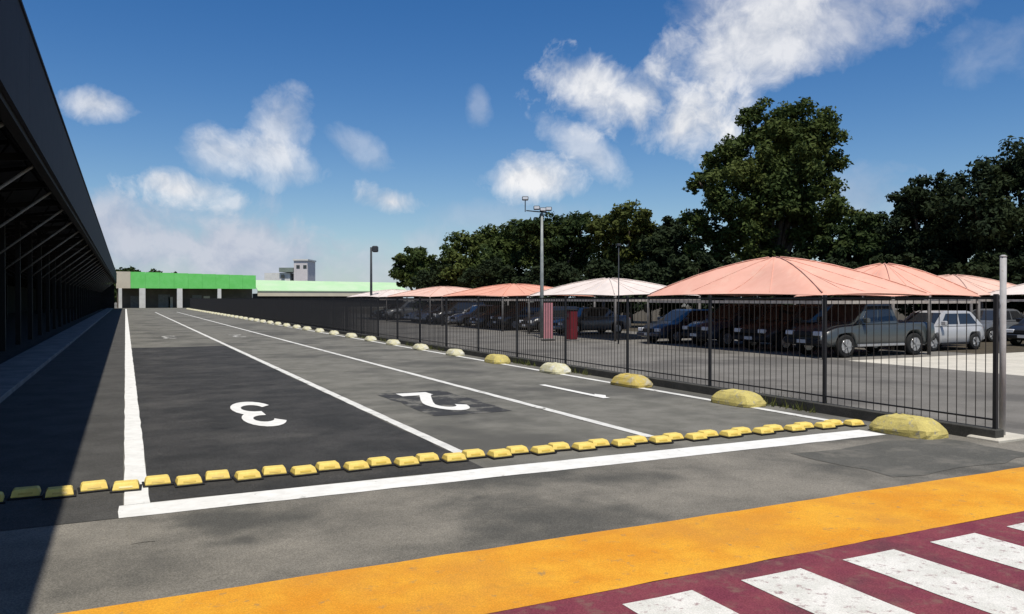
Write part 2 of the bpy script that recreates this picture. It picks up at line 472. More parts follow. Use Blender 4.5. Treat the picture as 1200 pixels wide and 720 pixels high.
# numerals, painted to be read from the far end of the lanes
def stroke(pts, w):
    mb = MB(); n = len(pts); L, Rr = [], []
    for i in range(n):
        a = Vector(pts[max(i - 1, 0)]); b = Vector(pts[min(i + 1, n - 1)])
        d = (b - a).normalized(); nn = Vector((-d.y, d.x))
        p = Vector(pts[i])
        L.append(p + nn * w / 2); Rr.append(p - nn * w / 2)
    vs = [(q.x, q.y, 0) for q in L] + [(q.x, q.y, 0) for q in Rr]
    fs = [(i + 1, i, n + i, n + i + 1) for i in range(n - 1)]
    return vs, fs
def arc(cx, cy, rx, ry, a0, a1, n=14):
    return [(cx + rx * math.cos(R(a0 + (a1 - a0) * i / n)), cy + ry * math.sin(R(a0 + (a1 - a0) * i / n))) for i in range(n + 1)]
G3 = [arc(.29, .715, .235, .20, 160, -78), arc(.29, .285, .26, .225, 78, -165), [(.20, .512), (.40, .512)]]
G2 = [arc(.32, .70, .235, .215, 168, -20) + [(.46, .50), (.22, .20), (.10, .085)], [(.03, .085), (.62, .085)]]
G1 = [[(.32, 0), (.32, 1.0)], [(.36, .94), (.16, .80)]]
def numeral(glyph, cx, cy, w, h, label, sw=.165, m=None):
    mb = MB()
    for k, pl in enumerate(glyph):
        vs, fs = stroke(pl, sw)
        # stretched along the lane and turned round to face the far end
        mb.add([(-(x - .32) * w / .64, -(y - .5) * h, .0006 * k) for (x, y, z) in vs], fs)
    o = mb.build('painted_number', m or m_white, None, (cx, cy, 3 * Z))
    return tag(o, label, 'road number', 'numbers painted on the lanes')
numeral(G3, 1.92, 13.55, .64, 3.0, 'white number 3 painted on the dark fresh asphalt of the left lane')
numeral(G2, 5.12, 13.75, .68, 2.7, 'white number 2 painted on a black patch in the middle lane')
numeral(G1, 8.2, 14.0, .72, 2.6, 'white number 1 painted in the lane beside the fence', .13)
numeral(G3, 1.9, 42.0, .66, 3.0, 'small far white number painted in the left lane beyond the dark asphalt', m=m_faint)
numeral(G2, 5.1, 42.0, .66, 3.0, 'small far white number painted in the middle lane beyond the near number 2', m=m_faint)

# ------------------------------------------------------------------ road studs
def stud_proto():
    b = MB()
    lx, ly, h = .118, .095, .080
    vs = []
    for (z, a, c) in ((.014, lx, ly), (.024, lx, ly), (h - .012, lx - .010, ly - .030), (h, lx - .024, ly - .044)):
        vs += [(-a, -c, z), (a, -c, z), (a, c, z), (-a, c, z)]
    fs = [(12, 13, 14, 15)]
    for k in range(3):
        for j in range(4): fs.append((4 * k + j, 4 * k + (j + 1) % 4, 4 * k + 4 + (j + 1) % 4, 4 * k + 4 + j))
    b.add(vs, fs)
    pad = MB().box(-lx - .022, -ly - .026, 0, lx + .022, ly + .026, .0138, .004)  # black pad added to draw a dark shadow edge around the stud
    res = []
    for s_ in (-1, 1):
        y0, y1 = s_ * (ly - .006), s_ * (ly - .028)
        n = s_ * .004
        res.append(MB().add([(-.06, y0 + n, .034), (.06, y0 + n, .034), (.06, y1 + n, .056), (-.06, y1 + n, .056)], [(0, 1, 2, 3) if s_ < 0 else (3, 2, 1, 0)]).mesh('reflector', m_reflector))
    return b.mesh('body', m_stud), pad.mesh('shade_pad', m_plastic), res
sm, bpm, rms = stud_proto()
ORD = 'first second third fourth fifth sixth seventh eighth ninth tenth eleventh twelfth thirteenth fourteenth fifteenth sixteenth seventeenth eighteenth nineteenth twentieth'.split()
ORD += ['twenty-' + w for w in ORD[:9]] + ['thirtieth'] + ['thirty-' + w for w in ORD[:9]]
i0 = 4                              # this one sits on the left lane line
for i in range(39):
    x = -1.15 + i * .287
    y = 8.78 - .036 * max(x, 0) + (.06 if i % 2 else -.06)
    row = 'nearer the lanes' if i % 2 else 'nearer the stop line'
    if i < i0: lab = '%s yellow road stud left of the left white lane line, %s' % (ORD[i0 - i - 1], 'in the shed shade' if x < -.5 else 'in the sun')
    elif i == i0: lab = 'yellow road stud lying on the left white lane line'
    else: lab = '%s yellow road stud right of the left white lane line, %s' % (ORD[i - i0 - 1], row)
    o = thing('road_stud', lab, 'road stud', (x, y, 2 * Z), random.uniform(-.09, .09), 'yellow road studs in a row across the lanes')
    link('body', sm, o); link('shade_pad', bpm, o)
    for q in rms: link('reflector', q, o)

# ------------------------------------------------------------------ kerb blocks
def block_mesh(name, material, seed):
    rd = random.Random(seed)
    vs, fs = [], []
    nu, nv = 18, 6
    L, Wd, H = .50, .28, .26
    prof = [(1, 0), (1, .05), (.95, .10), (.78, .18), (.60, .222), (.50, .235), (.30, .238)]
    for j, (k, z) in enumerate(prof):
        for i in range(nu):
            a = 2 * math.pi * (i + .5) / nu
            c, s_ = math.cos(a), math.sin(a)
            px = math.copysign(abs(c) ** .45, c) * Wd * (k * .9 + .1 if k > .5 else k)
            py = math.copysign(abs(s_) ** .45, s_) * L * k
            q = 1 + rd.uniform(-.03, .03) * (j > 0)
            vs.append((px * q, py * q, z * (1 + rd.uniform(-.05, .05))))
    for j in range(nv):
        for i in range(nu): fs.append((j * nu + i, j * nu + (i + 1) % nu, (j + 1) * nu + (i + 1) % nu, (j + 1) * nu + i))
    fs.append(tuple(nv * nu + i for i in range(nu)))
    return MB().add(vs, fs, False).mesh(name, material)
bms = [block_mesh('kerb_block', m, s_) for m, s_ in ((m_block_y, 1), (m_block_y, 2), (m_block_o, 3), (m_block_c, 4), (m_block_c, 5), (m_block_y, 6))]
order = [0, 1, 2, 3, 5, 4, 3, 4]
blabels = ['large bright yellow concrete block at the near end of the row, beside the last studs', 'yellow concrete block on the white line, second from the front of the row',
           'ochre yellow weathered concrete block on the white line, third from the front', 'faded pale concrete block in line with the red cabinet beyond the fence',
           'small yellow concrete block, fifth along the fence, between two pale ones', 'whitish faded concrete block just beyond the small yellow one', 'pale worn concrete block, seventh along the fence line', 'pale worn concrete block, eighth along the fence line']
for i in range(43):
    y = 7.55 + 3.4 * i
    me = bms[order[i] if i < 8 else (3 if i % 3 else 4)]
    o = link('kerb_block', me, None, (9.86 + random.uniform(-.03, .03), y + random.uniform(-.06, .06), 2 * Z), random.uniform(-.06, .06))
    if i >= 5: o.scale = (.84, .84, .84)
    tag(o, blabels[i] if i < 8 else ('small pale concrete block, %s from the front along the black fence' % ORD[i] if i < 26 else 'tiny pale concrete block near the far end of the black fence'), 'kerb block', 'concrete blocks along the fence' if i < 26 else 'far pale blocks along the fence')

# ------------------------------------------------------------------ bar fence
FX, FY0, PITCHF, FTOP = 10.42, 6.65, 2.87, 1.93
NP = 51
fence = thing('bar_fence', 'long black steel bar fence dividing the striped lanes from the car park', 'fence', (FX, FY0, 0))
MB().box(-.09, -.06, -.05, .09, NP * PITCHF, .16, .012).build('plinth', m_plinth, fence)
pm = MB().box(-.024, -.024, .14, .024, .024, FTOP + .03, .004).mesh('post', m_blk)
rail_t = MB().box(-.012, .030, FTOP - .040, .012, PITCHF - .030, FTOP - .012).mesh('rail', m_blk)
rail_b = MB().box(-.012, .030, .27, .012, PITCHF - .030, .292).mesh('rail', m_blk)
bars_ = [MB().box(-w, -w, .17, w, w, FTOP - .013).mesh('bar', m) for w, m in ((.004, m_bar), (.007, m_bar), (.0105, m_blk), (.0135, m_blk))]
rest = MB()
nb = 0
for i in range(NP + 1):
    link('post', pm, fence, (0, i * PITCHF, 0))
    if i == NP: break
    link('rail', rail_t, fence, (0, i * PITCHF, 0)); link('rail', rail_b, fence, (0, i * PITCHF, 0))
    for k in range(1, 21):
        yy = i * PITCHF + k * PITCHF / 21
        if nb < 300: link('bar', bars_[0 if i < 4 else 1 if i < 7 else 2 if i < 10 else 3], fence, (random.uniform(-.002, .002), yy, 0))
        else: rest.box(-.0135, yy - .0135, .17, .0135, yy + .0135, FTOP - .013)
        nb += 1
tag(rest.build('far_bars', m_blk, fence), kind='stuff')
# weeds at the plinth
wv, wf = [], []
for i in range(2600):
    y = FY0 + 1 + abs(random.gauss(0, 1)) * 22
    if math.sin(y * 1.9) + math.sin(y * .7 + 1) < .35: continue
    x = FX + random.choice((-.16, .16)) + random.gauss(0, .05); h = random.uniform(.05, .22); a = random.uniform(0, math.pi)
    dx, dy = math.cos(a) * .012, math.sin(a) * .012
    lx, ly = random.gauss(0, .05), random.gauss(0, .05)
    o_ = len(wv); wv += [(x - dx, y - dy, .004), (x + dx, y + dy, .004), (x + lx, y + ly, h)]; wf.append((o_, o_ + 1, o_ + 2))
tag(MB().add(wv, wf).build('weeds', m_grass), 'sparse weeds growing along the foot of the fence', 'weeds', kind='stuff')
# tall pipe at the end of the fence
t = thing('steel_pole', 'tall grey galvanised pipe standing at the near end of the fence', 'pole', (10.68, 6.72, 0))
MB().tube([(0, 0, 0), (0, 0, 2.46)], .040, 12).build('pipe', m_pipe, t)
MB().tube([(0, 0, 2.46), (0, 0, 2.475), (0, 0, 2.49)], [.044, .044, .02], 12).build('cap', m_pipe, t)
MB().box(-.42, -.22, -.02, .30, .22, .05, .02).build('footing', m_conc, t)
o = MB().box(10.75, 6.62, -.05, 10.95, 6.50 - 3.0, .03, .01)
# gate track slab
tag(MB().box(10.95, 6.30, -.05, 40, 6.62, .025, .008).build('kerb', m_kerb), kind='structure')

# ------------------------------------------------------------------ shed on the left
SX, SB, ST = -1.47, 4.79, 6.53
shed = thing('open_shed', 'long dark open-sided shed with a deep black fascia along the left side', 'shed', (SX, 8, 0))
Y0, Y1 = -24.0, 160.0
npan = 23
for i in range(npan):
    a = Y0 + (Y1 - Y0) * i / npan; b = Y0 + (Y1 - Y0) * (i + 1) / npan
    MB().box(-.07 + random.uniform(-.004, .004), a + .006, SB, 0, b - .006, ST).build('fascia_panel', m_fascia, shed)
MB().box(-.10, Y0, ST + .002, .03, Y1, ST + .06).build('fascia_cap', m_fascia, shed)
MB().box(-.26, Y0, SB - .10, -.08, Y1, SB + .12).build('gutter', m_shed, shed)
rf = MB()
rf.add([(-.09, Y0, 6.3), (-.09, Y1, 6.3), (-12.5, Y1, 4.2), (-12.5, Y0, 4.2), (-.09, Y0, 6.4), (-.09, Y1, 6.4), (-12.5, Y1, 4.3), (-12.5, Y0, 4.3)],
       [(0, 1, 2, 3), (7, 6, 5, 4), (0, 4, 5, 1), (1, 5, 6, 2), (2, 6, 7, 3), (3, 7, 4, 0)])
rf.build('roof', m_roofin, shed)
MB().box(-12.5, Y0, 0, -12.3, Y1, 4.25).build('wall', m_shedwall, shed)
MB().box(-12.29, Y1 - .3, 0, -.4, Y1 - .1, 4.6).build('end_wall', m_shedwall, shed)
colm = MB().box(-.09, -.09, 0, .09, .09, 5.55, .006).mesh('column', m_shed)
rft = MB()
rft.bar((-.3, 0, 4.95), (-12.2, 0, 3.6), .10, .16)
rft.bar((-.3, 0, 6.15), (-12.2, 0, 4.1), .10, .12)
for k in range(8):
    xa = -.5 - k * 1.45
    rft.bar((xa, 0, 4.92 - k * .165), (xa - .72, 0, 6.0 - k * .25), .05)
    rft.bar((xa - .72, 0, 6.0 - k * .25), (xa - 1.45, 0, 4.76 - k * .165), .05)
rftm = rft.mesh('truss', m_shed)
br = MB(); br.tube([(-2.5, 0, 2.9), (-.30, 0, 4.74)], .035, 6)
brm = br.mesh('brace', m_shed_l)
br2 = MB(); br2.tube([(-2.5, 0, 2.7), (-5.2, 0, 4.3)], .035, 6)
brm2 = br2.mesh('brace', m_shed)
y = 6.0 - 8
i = 0
while y < 150:
    link('column', colm, shed, (-2.5, y, 0)); link('column', colm, shed, (-8.2, y, 0)) if i % 2 else None
    link('truss', rftm, shed, (0, y, 0)); link('brace', brm, shed, (0, y, 0)); link('brace', brm2, shed, (0, y, 0))
    y += 4.6; i += 1
for k in range(6):
    xx = -1.0 - k * 2.0
    MB().box(xx - .04, Y0, 6.02 + xx * .169 - .08, xx + .04, Y1, 6.02 + xx * .169 + .04).build('purlin', m_shed, shed)

# ------------------------------------------------------------------ shade canopies
def canopy(cx, cy, sx, sy, eave, peak, fabric, label, flip=False):
    t = thing('shade_canopy', label, 'canopy', (cx, cy, 0), 0, 'shade canopies over the parked cars')
    n = 14
    vs, fs = [], []
    for j in range(n + 1):
        for i in range(n + 1):
            a, b = i / n * 2 - 1, j / n * 2 - 1
            m = max(abs(a), abs(b)); d = min(abs(a), abs(b))
            f = (1 - m)
            rise = 1 - m ** 1.5
            # fabric sags between the four hip ridges, eaves scallop inward
            sag = -.26 * (1 - (d / m if m > 1e-6 else 1)) * math.sin(math.pi * min(1, f * 1.0)) * (peak - eave) if f > 0 else 0
            sc = 1 - .035 * (1 - d * d) * m ** 6
            z = eave + (peak - eave) * rise + sag + (-.02 if m > .999 else 0)
            if m > .999: z += .07 * (1 - d * d)
            vs.append((a * sx / 2 * sc, b * sy / 2 * sc, z))
    for j in range(n):
        for i in range(n):
            p = j * (n + 1) + i
            fs.append((p, p + 1, p + n + 2, p + n + 1))
    up = list(vs); k = len(vs)
    dn = [(x, y, z - .012) for x, y, z in vs]
    ff = fs + [tuple(q + k for q in reversed(f)) for f in fs]
    MB().add(up + dn, ff, True).build('fabric', fabric, t)
    def surf(a, b):
        m = max(abs(a), abs(b)); d = min(abs(a), abs(b)); f = 1 - m
        z = eave + (peak - eave) * (1 - m ** 1.5) - .26 * (1 - (d / m if m > 1e-6 else 1)) * math.sin(math.pi * min(1, f)) * (peak - eave)
        sc = 1 - .035 * (1 - d * d) * m ** 6
        return (a * sx / 2 * sc, b * sy / 2 * sc, z + .012)
    for (ea, eb) in ((-1, -1), (1, -1), (1, 1), (-1, 1), (-1, 0), (1, 0), (0, -1), (0, 1), (-1, -.5), (-1, .5), (1, -.5), (1, .5), (-.5, -1), (.5, -1), (-.5, 1), (.5, 1)):
        MB().tube([surf(ea * q, eb * q) for q in (.04, .2, .4, .6, .8, .97)], .022 if abs(ea) == abs(eb) else .012, 5).build('seam', fabric, t)
    hx, hy = sx / 2 - .06, sy / 2 - .06
    for (px, py) in ((-hx, -hy), (hx, -hy), (hx, hy), (-hx, hy)):
        MB().tube([(px, py, 0), (px, py, eave - .02)], .06, 8).build('post', m_post, t)
    for (a, b) in (((-hx, -hy), (hx, -hy)), ((hx, -hy), (hx, hy)), ((hx, hy), (-hx, hy)), ((-hx, hy), (-hx, -hy))):
        a3 = Vector((*a, eave - .24)); b3 = Vector((*b, eave - .24)); d = (b3 - a3).normalized() * .065
        MB().bar(a3 + d, b3 - d, .07, .10).build('beam', m_beam, t)
    MB().tube([(0, 0, eave - .10), (0, 0, peak - .03)], .05, 8).build('mast', m_post, t)
    MB().bar((-hx + .07, 0, eave - .16), (hx - .07, 0, eave - .16), .06, .08).build('tie_beam', m_post, t)
    return t
canopy(21.9, 22.4, 5.0, 9.3, 2.02, 3.46, m_pink, 'largest salmon pink shade canopy with a high peak, beneath the big tree')
canopy(27.6, 22.2, 5.0, 4.8, 2.0, 3.32, m_pink, 'salmon pink canopy right of the largest one, over the silver hatchback')
canopy(37.6, 26.2, 6.0, 6.0, 2.05, 3.10, m_rosef, 'low rose canopy behind the tall grey pipe')
canopy(39.0, 20.5, 6.0, 6.5, 2.05, 3.00, m_palef, 'whitish canopy at the right edge of the picture')
canopy(21.8, 33.6, 4.8, 8.4, 2.05, 2.92, m_palef, 'off-white canopy left of the largest salmon one')
canopy(22.6, 46.0, 6.3, 9.8, 2.05, 2.85, m_orangef, 'orange canopy behind the tall floodlight pole')
canopy(22.6, 58.5, 6.3, 10.5, 2.05, 2.85, m_rosef, 'pale rose canopy beyond the orange one')
canopy(22.6, 71.5, 6.3, 11.0, 2.05, 2.75, m_palef, 'farthest cream canopy in front of the small left-hand tree')

# ------------------------------------------------------------------ cars
def car(kind, paint_m, label, loc, rz, wl_=1.0):
    """front faces local -x"""
    t = thing({'pickup': 'pickup_truck', 'hatch': 'hatchback_car', 'suv': 'suv_car', 'sedan': 'sedan_car'}[kind], label, 'pickup' if kind == 'pickup' else 'car', loc, rz, 'cars parked under the canopies')
    P = {'pickup': dict(L=5.1, W=.91, wb=(.95, 4.05), r=.37, hood=1.06, belt=1.10, roof=1.76, gh=(1.45, 2.05, 3.15, 3.35), z0=.36, tail=1.08),
         'suv': dict(L=4.4, W=.90, wb=(.88, 3.50), r=.35, hood=1.02, belt=1.06, roof=1.66, gh=(1.15, 1.85, 3.85, 4.25), z0=.32, tail=1.06),
         'hatch': dict(L=3.75, W=.82, wb=(.72, 3.12), r=.30, hood=.88, belt=.92, roof=1.44, gh=(.90, 1.55, 3.15, 3.62), z0=.24, tail=.94),
         'sedan': dict(L=4.3, W=.85, wb=(.82, 3.42), r=.31, hood=.86, belt=.92, roof=1.43, gh=(1.05, 1.80, 2.95, 3.65), z0=.23, tail=.98)}[kind]
    L, Wd, r, z0 = P['L'], P['W'], P['r'], P['z0']
    xs = set([0, .04, .12, .3, L - .3, L - .1, L - .03, L] + [L * k / 16 for k in range(1, 16)])
    for xw in P['wb']:
        for k in range(-6, 7): xs.add(xw + (r + .07) * math.sin(k / 6 * math.pi / 2))
    xs = sorted(x for x in xs if 0 <= x <= L)
    def top(x):
        if x < P['gh'][0]:
            k = x / P['gh'][0]
            return P['hood'] - .24 * (1 - min(1, k * 1.6)) ** 2 - .07 * (1 - k)
        if kind == 'pickup' or x < P['gh'][3] - .2: return P['belt']
        return P['belt'] + (P['tail'] - P['belt']) * min(1, (x - P['gh'][3] + .2) / .4) - .10 * max(0, (x - L + .12) / .12)
    def wid(x):
        k = 1.0
        if x < .6: k = 1 - .15 * (1 - x / .6) ** 2
        if x > L - .5: k = 1 - .09 * ((x - L + .5) / .5) ** 2
        return Wd * k
    def bot(x):
        z = z0 + (.10 * (1 - x / .25) if x < .25 else 0) + (.12 * (1 - (L - x) / .3) if x > L - .3 else 0)
        for xw in P['wb']:
            d = abs(x - xw); ra = r + .065
            if d <= ra: z = max(z, r + math.sqrt(max(0, ra * ra - d * d)) * .98)
        return z
    vs, fs, nn = [], [], 12
    for x in xs:
        w, b, tp = wid(x), bot(x), top(x)
        zs = sorted([b, min(b + .08, tp - .25), tp - .22, tp - .07])
        half = [(w * .93, b), (w * .985, zs[1]), (w, (zs[1] + zs[2]) / 2), (w * .985, zs[2]), (w * .94, tp - .06), (w * .80, tp)]
        ring = [(x, -y_, z_) for y_, z_ in half] + [(x, y_, z_) for y_, z_ in reversed(half)]
        vs += ring
    for i in range(len(xs) - 1):
        for k in range(nn): fs.append((i * nn + k, i * nn + (k + 1) % nn, (i + 1) * nn + (k + 1) % nn, (i + 1) * nn + k))
    fs.append(tuple(range(nn))); fs.append(tuple((len(xs) - 1) * nn + k for k in range(nn - 1, -1, -1)))
    body = MB().add(vs, fs, True)
    a0, a1, a2, a3 = P['gh']; bz, tz = P['belt'] - .03, P['roof']; wb_, wt = Wd * .93, Wd * .74
    cab = [(a0, -wb_, bz), (a0, wb_, bz), (a3, wb_, bz), (a3, -wb_, bz), (a1, -wt, tz - .05), (a1, wt, tz - .05), (a2, wt, tz - .05), (a2, -wt, tz - .05),
           (a1 + .18, -wt * .86, tz), (a1 + .18, wt * .86, tz), (a2 - .15, wt * .86, tz), (a2 - .15, -wt * .86, tz)]
    body.add(cab, [(0, 1, 5, 4), (1, 2, 6, 5), (2, 3, 7, 6), (3, 0, 4, 7), (4, 5, 9, 8), (5, 6, 10, 9), (6, 7, 11, 10), (7, 4, 8, 11), (8, 9, 10, 11)])
    body.build('body', paint_m, t)
    C = [Vector(q) for q in cab]
    def quad(name, A, B, Cc, Dd, i0, i1, j0, j1, m=m_glass, off=.008):
        def q(s_, tt): return (A * (1 - s_) + B * s_) * (1 - tt) + (Dd * (1 - s_) + Cc * s_) * tt
        nrm = (B - A).cross(Dd - A).normalized() * off
        pts = [q(i0, j0), q(i1, j0), q(i1, j1), q(i0, j1)]
        MB().add([p + nrm for p in pts] + [p - nrm for p in pts], [(0, 1, 2, 3), (0, 4, 5, 1), (1, 5, 6, 2), (2, 6, 7, 3), (3, 7, 4, 0)]).build(name, m, t)
    quad('windscreen', C[1], C[0], C[4], C[5], .06, .94, .10, .95)
    quad('rear_window', C[3], C[2], C[6], C[7], .08, .92, .16, .9)
    for s_ in (0, 1):
        A, B, Cc, Dd = (C[0], C[3], C[7], C[4]) if s_ == 0 else (C[2], C[1], C[5], C[6])
        for (i0, i1) in ((.10, .47), (.51, .90)):
            quad('side_window', A, B, Cc, Dd, i0 if s_ == 0 else 1 - i1, i1 if s_ == 0 else 1 - i0, .14, .90)
    for xw in P['wb']:
        for s_ in (-1, 1):
            w = link('wheel', None, t, (xw, s_ * (Wd - .10), r))
            tw = MB(); tw.tube([(0, -.11, 0), (0, -.095, 0), (0, .095, 0), (0, .11, 0)], [r * .86, r, r, r * .86], 20, True)
            tw.build('tyre', m_tyre, w)
            rr = MB(); rr.tube([(0, -.118, 0), (0, .118, 0)], r * .60, 14)
            for k in range(5):
                an = 2 * math.pi * k / 5
                rr.bar((0, s_ * .122, 0), (r * .6 * math.cos(an), s_ * .122, r * .6 * math.sin(an)), .05, .02)
            rr.build('rim', m_rim, w)
    hz = P['hood'] - .36
    for s_ in (-1, 1):
        MB().box(-.012, s_ * Wd * .66 - .15, hz, .10, s_ * Wd * .66 + .15, hz + .15, .02).build('headlight', m_lamp, t)
        MB().box(L - .08, s_ * Wd * .76 - .07, P['tail'] - .40, L + .012, s_ * Wd * .76 + .07, P['tail'] - .12, .015).build('tail_light', m_tail, t)
        MB().box(a0 + .22, s_ * (Wd + .08) - .08, bz + .03, a0 + .36, s_ * (Wd + .08) + .08, bz + .20, .03).build('mirror', paint_m, t)
    MB().box(-.018, -Wd * .44, hz - .02, .06, Wd * .44, hz + .13, .02).build('grille', m_plastic, t)
    MB().box(-.05, -Wd * .88, z0 + .06, .12, Wd * .88, z0 + .24, .04).build('front_bumper', m_plastic if kind in ('pickup', 'suv') else paint_m, t)
    MB().box(L - .10, -Wd * .88, z0 + .10, L + .05, Wd * .88, z0 + .28, .04).build('rear_bumper', m_plastic if kind in ('pickup', 'suv') else paint_m, t)
    MB().box(-.062, -.20, z0 + .10, -.045, .20, z0 + .21).build('number_plate', m_plate, t)
    for s_ in (-1, 1):
        MB().box(P['wb'][0] + r + .12, s_ * (Wd - .02) - .025, z0 - .02, P['wb'][1] - r - .12, s_ * (Wd - .02) + .025, z0 + .06, .01).build('sill', m_rim if kind == 'pickup' else m_plastic, t)
    if kind == 'pickup':
        MB().box(a3 + .10, -Wd * .80, P['belt'] - .03, L - .10, Wd * .80, P['belt'] + .012).build('bed_cover', m_plastic, t)
    return t
car('pickup', car_paint['green'], 'dark grey-green pickup parked nose out at the near end of the row', (19.75, 18.95, Z), R(-2))
car('hatch', car_paint['silver'], 'silver grey hatchback parked right of the dark pickup', (25.2, 19.6, Z), R(1))
car('suv', car_paint['black'], 'black car parked directly left of the dark grey-green pickup', (20.2, 21.9, Z), R(1))
car('suv', car_paint['navy'], 'dark navy car, third along from the dark pickup', (20.0, 24.7, Z), R(-1))
car('sedan', car_paint['navy'], 'low dark sedan under the left edge of the largest canopy', (19.9, 27.6, Z), R(2))
car('hatch', car_paint['black'], 'dark car at the far right edge behind the grey pipe', (31.8, 19.2, Z), R(0))
car('sedan', car_paint['grey'], 'dark grey car between the silver hatchback and the grey pipe', (33.0, 22.6, Z), R(0))
far = [(36.4, 'sedan', 'grey', 'dark grey sedan under the off-white canopy'), (39.6, 'hatch', 'black', 'black hatchback at the far end of the off-white canopy'),
       (43.2, 'suv', 'black', 'black car under the near end of the orange canopy'), (46.3, 'hatch', 'navy', 'navy hatchback under the middle of the orange canopy'),
       (50.9, 'sedan', 'silver', 'silver sedan at the far end of the orange canopy'), (54.0, 'suv', 'black', 'black car beside a silver sedan under the pale rose canopy'),
       (57.2, 'hatch', 'white', 'white hatchback under the pale rose canopy, nearer of two white cars'), (60.4, 'sedan', 'white', 'white sedan under the pale rose canopy, farther of two white cars'),
       (66.5, 'suv', 'grey', 'grey car under the near end of the farthest cream canopy'), (70.0, 'sedan', 'black', 'black sedan under the farthest cream canopy')]
for (y, k, c, lab) in far:
    car(k, car_paint[c], lab, (20.0 + random.uniform(-.2, .3), y, Z), R(random.uniform(-2, 2)))

# red cabinet and banner beside the driveway
t = thing('ticket_cabinet', 'dark red cabinet standing by the driveway beyond the fence', 'cabinet', (17.9, 30.6, Z))
MB().box(-.22, -.25, 0, .22, .25, .06, .01).build('base', m_kerb, t)
MB().box(-.18, -.20, .06, .18, .20, 1.35, .03).build('case', m_redbox, t)
MB().box(-.20, -.22, 1.35, .20, .22, 1.42, .02).build('lid', m_plastic, t)
MB().box(-.195, -.10, 1.05, -.178, .10, 1.22).build('screen', m_glass, t)
t = thing('banner_stand', 'faded pink upright banner on a stand left of the red cabinet', 'banner', (17.1, 31.3, Z))
MB().box(-.30, -.12, 0, .30, .12, .05, .01).build('base', m_plastic, t)
MB().tube([(0, .03, .05), (0, .03, 1.78)], .018, 6).build('pole', m_pole, t)
MB().box(-.24, -.015, .10, .24, .005, 1.70).build('panel', m_pinkban, t)

# ------------------------------------------------------------------ lamp posts
def ground_under(u, zc):
    p = at(u, 350, zc); return Vector((p.x, p.y, 0))
p = ground_under(635, 38)
H = 1.9 + 118 * 38 / FPX
t = thing('floodlight_pole', 'tallest pale pole with a cluster of floodlights in front of the trees', 'lamp post', p, -YAW)
MB().tube([(0, 0, 0), (0, 0, 2.5), (0, 0, H - .75)], [.10, .09, .06], 10).build('pole', m_pole, t)
MB().bar((-.75, 0, H - .62), (.30, 0, H - .72), .05).build('crossarm', m_dpole, t)
MB().bar((-.80, 0, H - .68), (-.80, 0, H - .08), .045).build('arm', m_dpole, t)
for (x, z, a) in ((-.80, H - .05, 0), (-.25, H - .50, 0), (.05, H - .58, 0), (.32, H - .55, 0)):
    f = MB().box(x - .15, -.16, z - .08, x + .15, .12, z + .10, .03).build('floodlight', m_dpole, t)
    MB().box(x - .12, -.172, z - .05, x + .12, -.158, z + .07).build('lens', m_lamp, f)
p = ground_under(435, 72)
H = 1.9 + 60 * 72 / FPX
t = thing('street_lamp', 'dark slim lamp post with a single head rising left of the small tree', 'lamp post', p, -YAW)
MB().tube([(0, 0, 0), (0, 0, H)], [.13, .09], 8).build('pole', m_dpole, t)
MB().bar((-.05, 0, H - .1), (.45, 0, H + .05), .07).build('arm', m_dpole, t)
MB().box(.12, -.25, H - .45, .62, .25, H + .12, .08).build('lamp_head', m_dpole, t)
p = ground_under(725, 33)
H = 1.9 + 62 * 33 / FPX
t = thing('slim_pole', 'thin grey pole rising in front of the off-white canopy', 'pole', p)
MB().tube([(0, 0, 0), (0, 0, H)], [.028, .02], 8).build('pole', m_dpole, t)
MB().box(-.08, -.06, H - .02, .08, .06, H + .08, .02).build('cap', m_dpole, t)

# ------------------------------------------------------------------ trees
def leaves(blobs, n, size, seed):
    """leaf-sized faces spread through and on a set of irregular blobs"""
    r_ = np.random.default_rng(seed)
    # break blobs up into smaller clumps on their surface
    cl = []
    for (c, rad) in blobs:
        k = int(16 + 10 * rad)
        for _ in range(k):
            d = r_.normal(size=3); d /= np.linalg.norm(d)
            q = rad * r_.uniform(.45, 1.0)
            cl.append((np.array(c) + d * q * np.array([1, 1, .85]), rad * r_.uniform(.18, .36)))
    w = np.array([c[1] ** 2 for c in cl]); w /= w.sum()
    idx = r_.choice(len(cl), n, p=w)
    C = np.array([c[0] for c in cl])[idx]; Rr = np.array([c[1] for c in cl])[idx]
    d = r_.normal(size=(n, 3)); d /= np.linalg.norm(d, axis=1, keepdims=True)
    P = C + d * (Rr * r_.uniform(.35, 1.08, n) )[:, None] * np.array([1.1, 1.1, .8])
    nrm = d * .6 + r_.normal(size=(n, 3)) * .6 + np.array([0, 0, .55])
    nrm /= np.linalg.norm(nrm, axis=1, keepdims=True)
    a = np.cross(nrm, r_.normal(size=(n, 3))); a /= np.linalg.norm(a, axis=1, keepdims=True)
    b = np.cross(nrm, a)
    s = size * r_.uniform(.6, 1.4, n)[:, None]
    V = np.empty((n, 4, 3))
    V[:, 0] = P - a * s; V[:, 1] = P + b * s * .55 + a * s * .1; V[:, 2] = P + a * s * 1.1; V[:, 3] = P - b * s * .55 + a * s * .1
    return V.reshape(-1, 3)
def leaf_mesh(name, V, material):
    n = len(V) // 4
    me = bpy.data.meshes.new(name)
    me.vertices.add(len(V)); me.vertices.foreach_set('co', V.astype(np.float32).ravel())
    me.loops.add(4 * n); me.loops.foreach_set('vertex_index', np.arange(4 * n, dtype=np.int32))
    me.polygons.add(n); me.polygons.foreach_set('loop_start', np.arange(0, 4 * n, 4, dtype=np.int32))
    try: me.polygons.foreach_set('loop_total', np.full(n, 4, dtype=np.int32))
    except Exception: pass
    me.materials.append(material)
    me.update(calc_edges=True); me.validate()
    return me
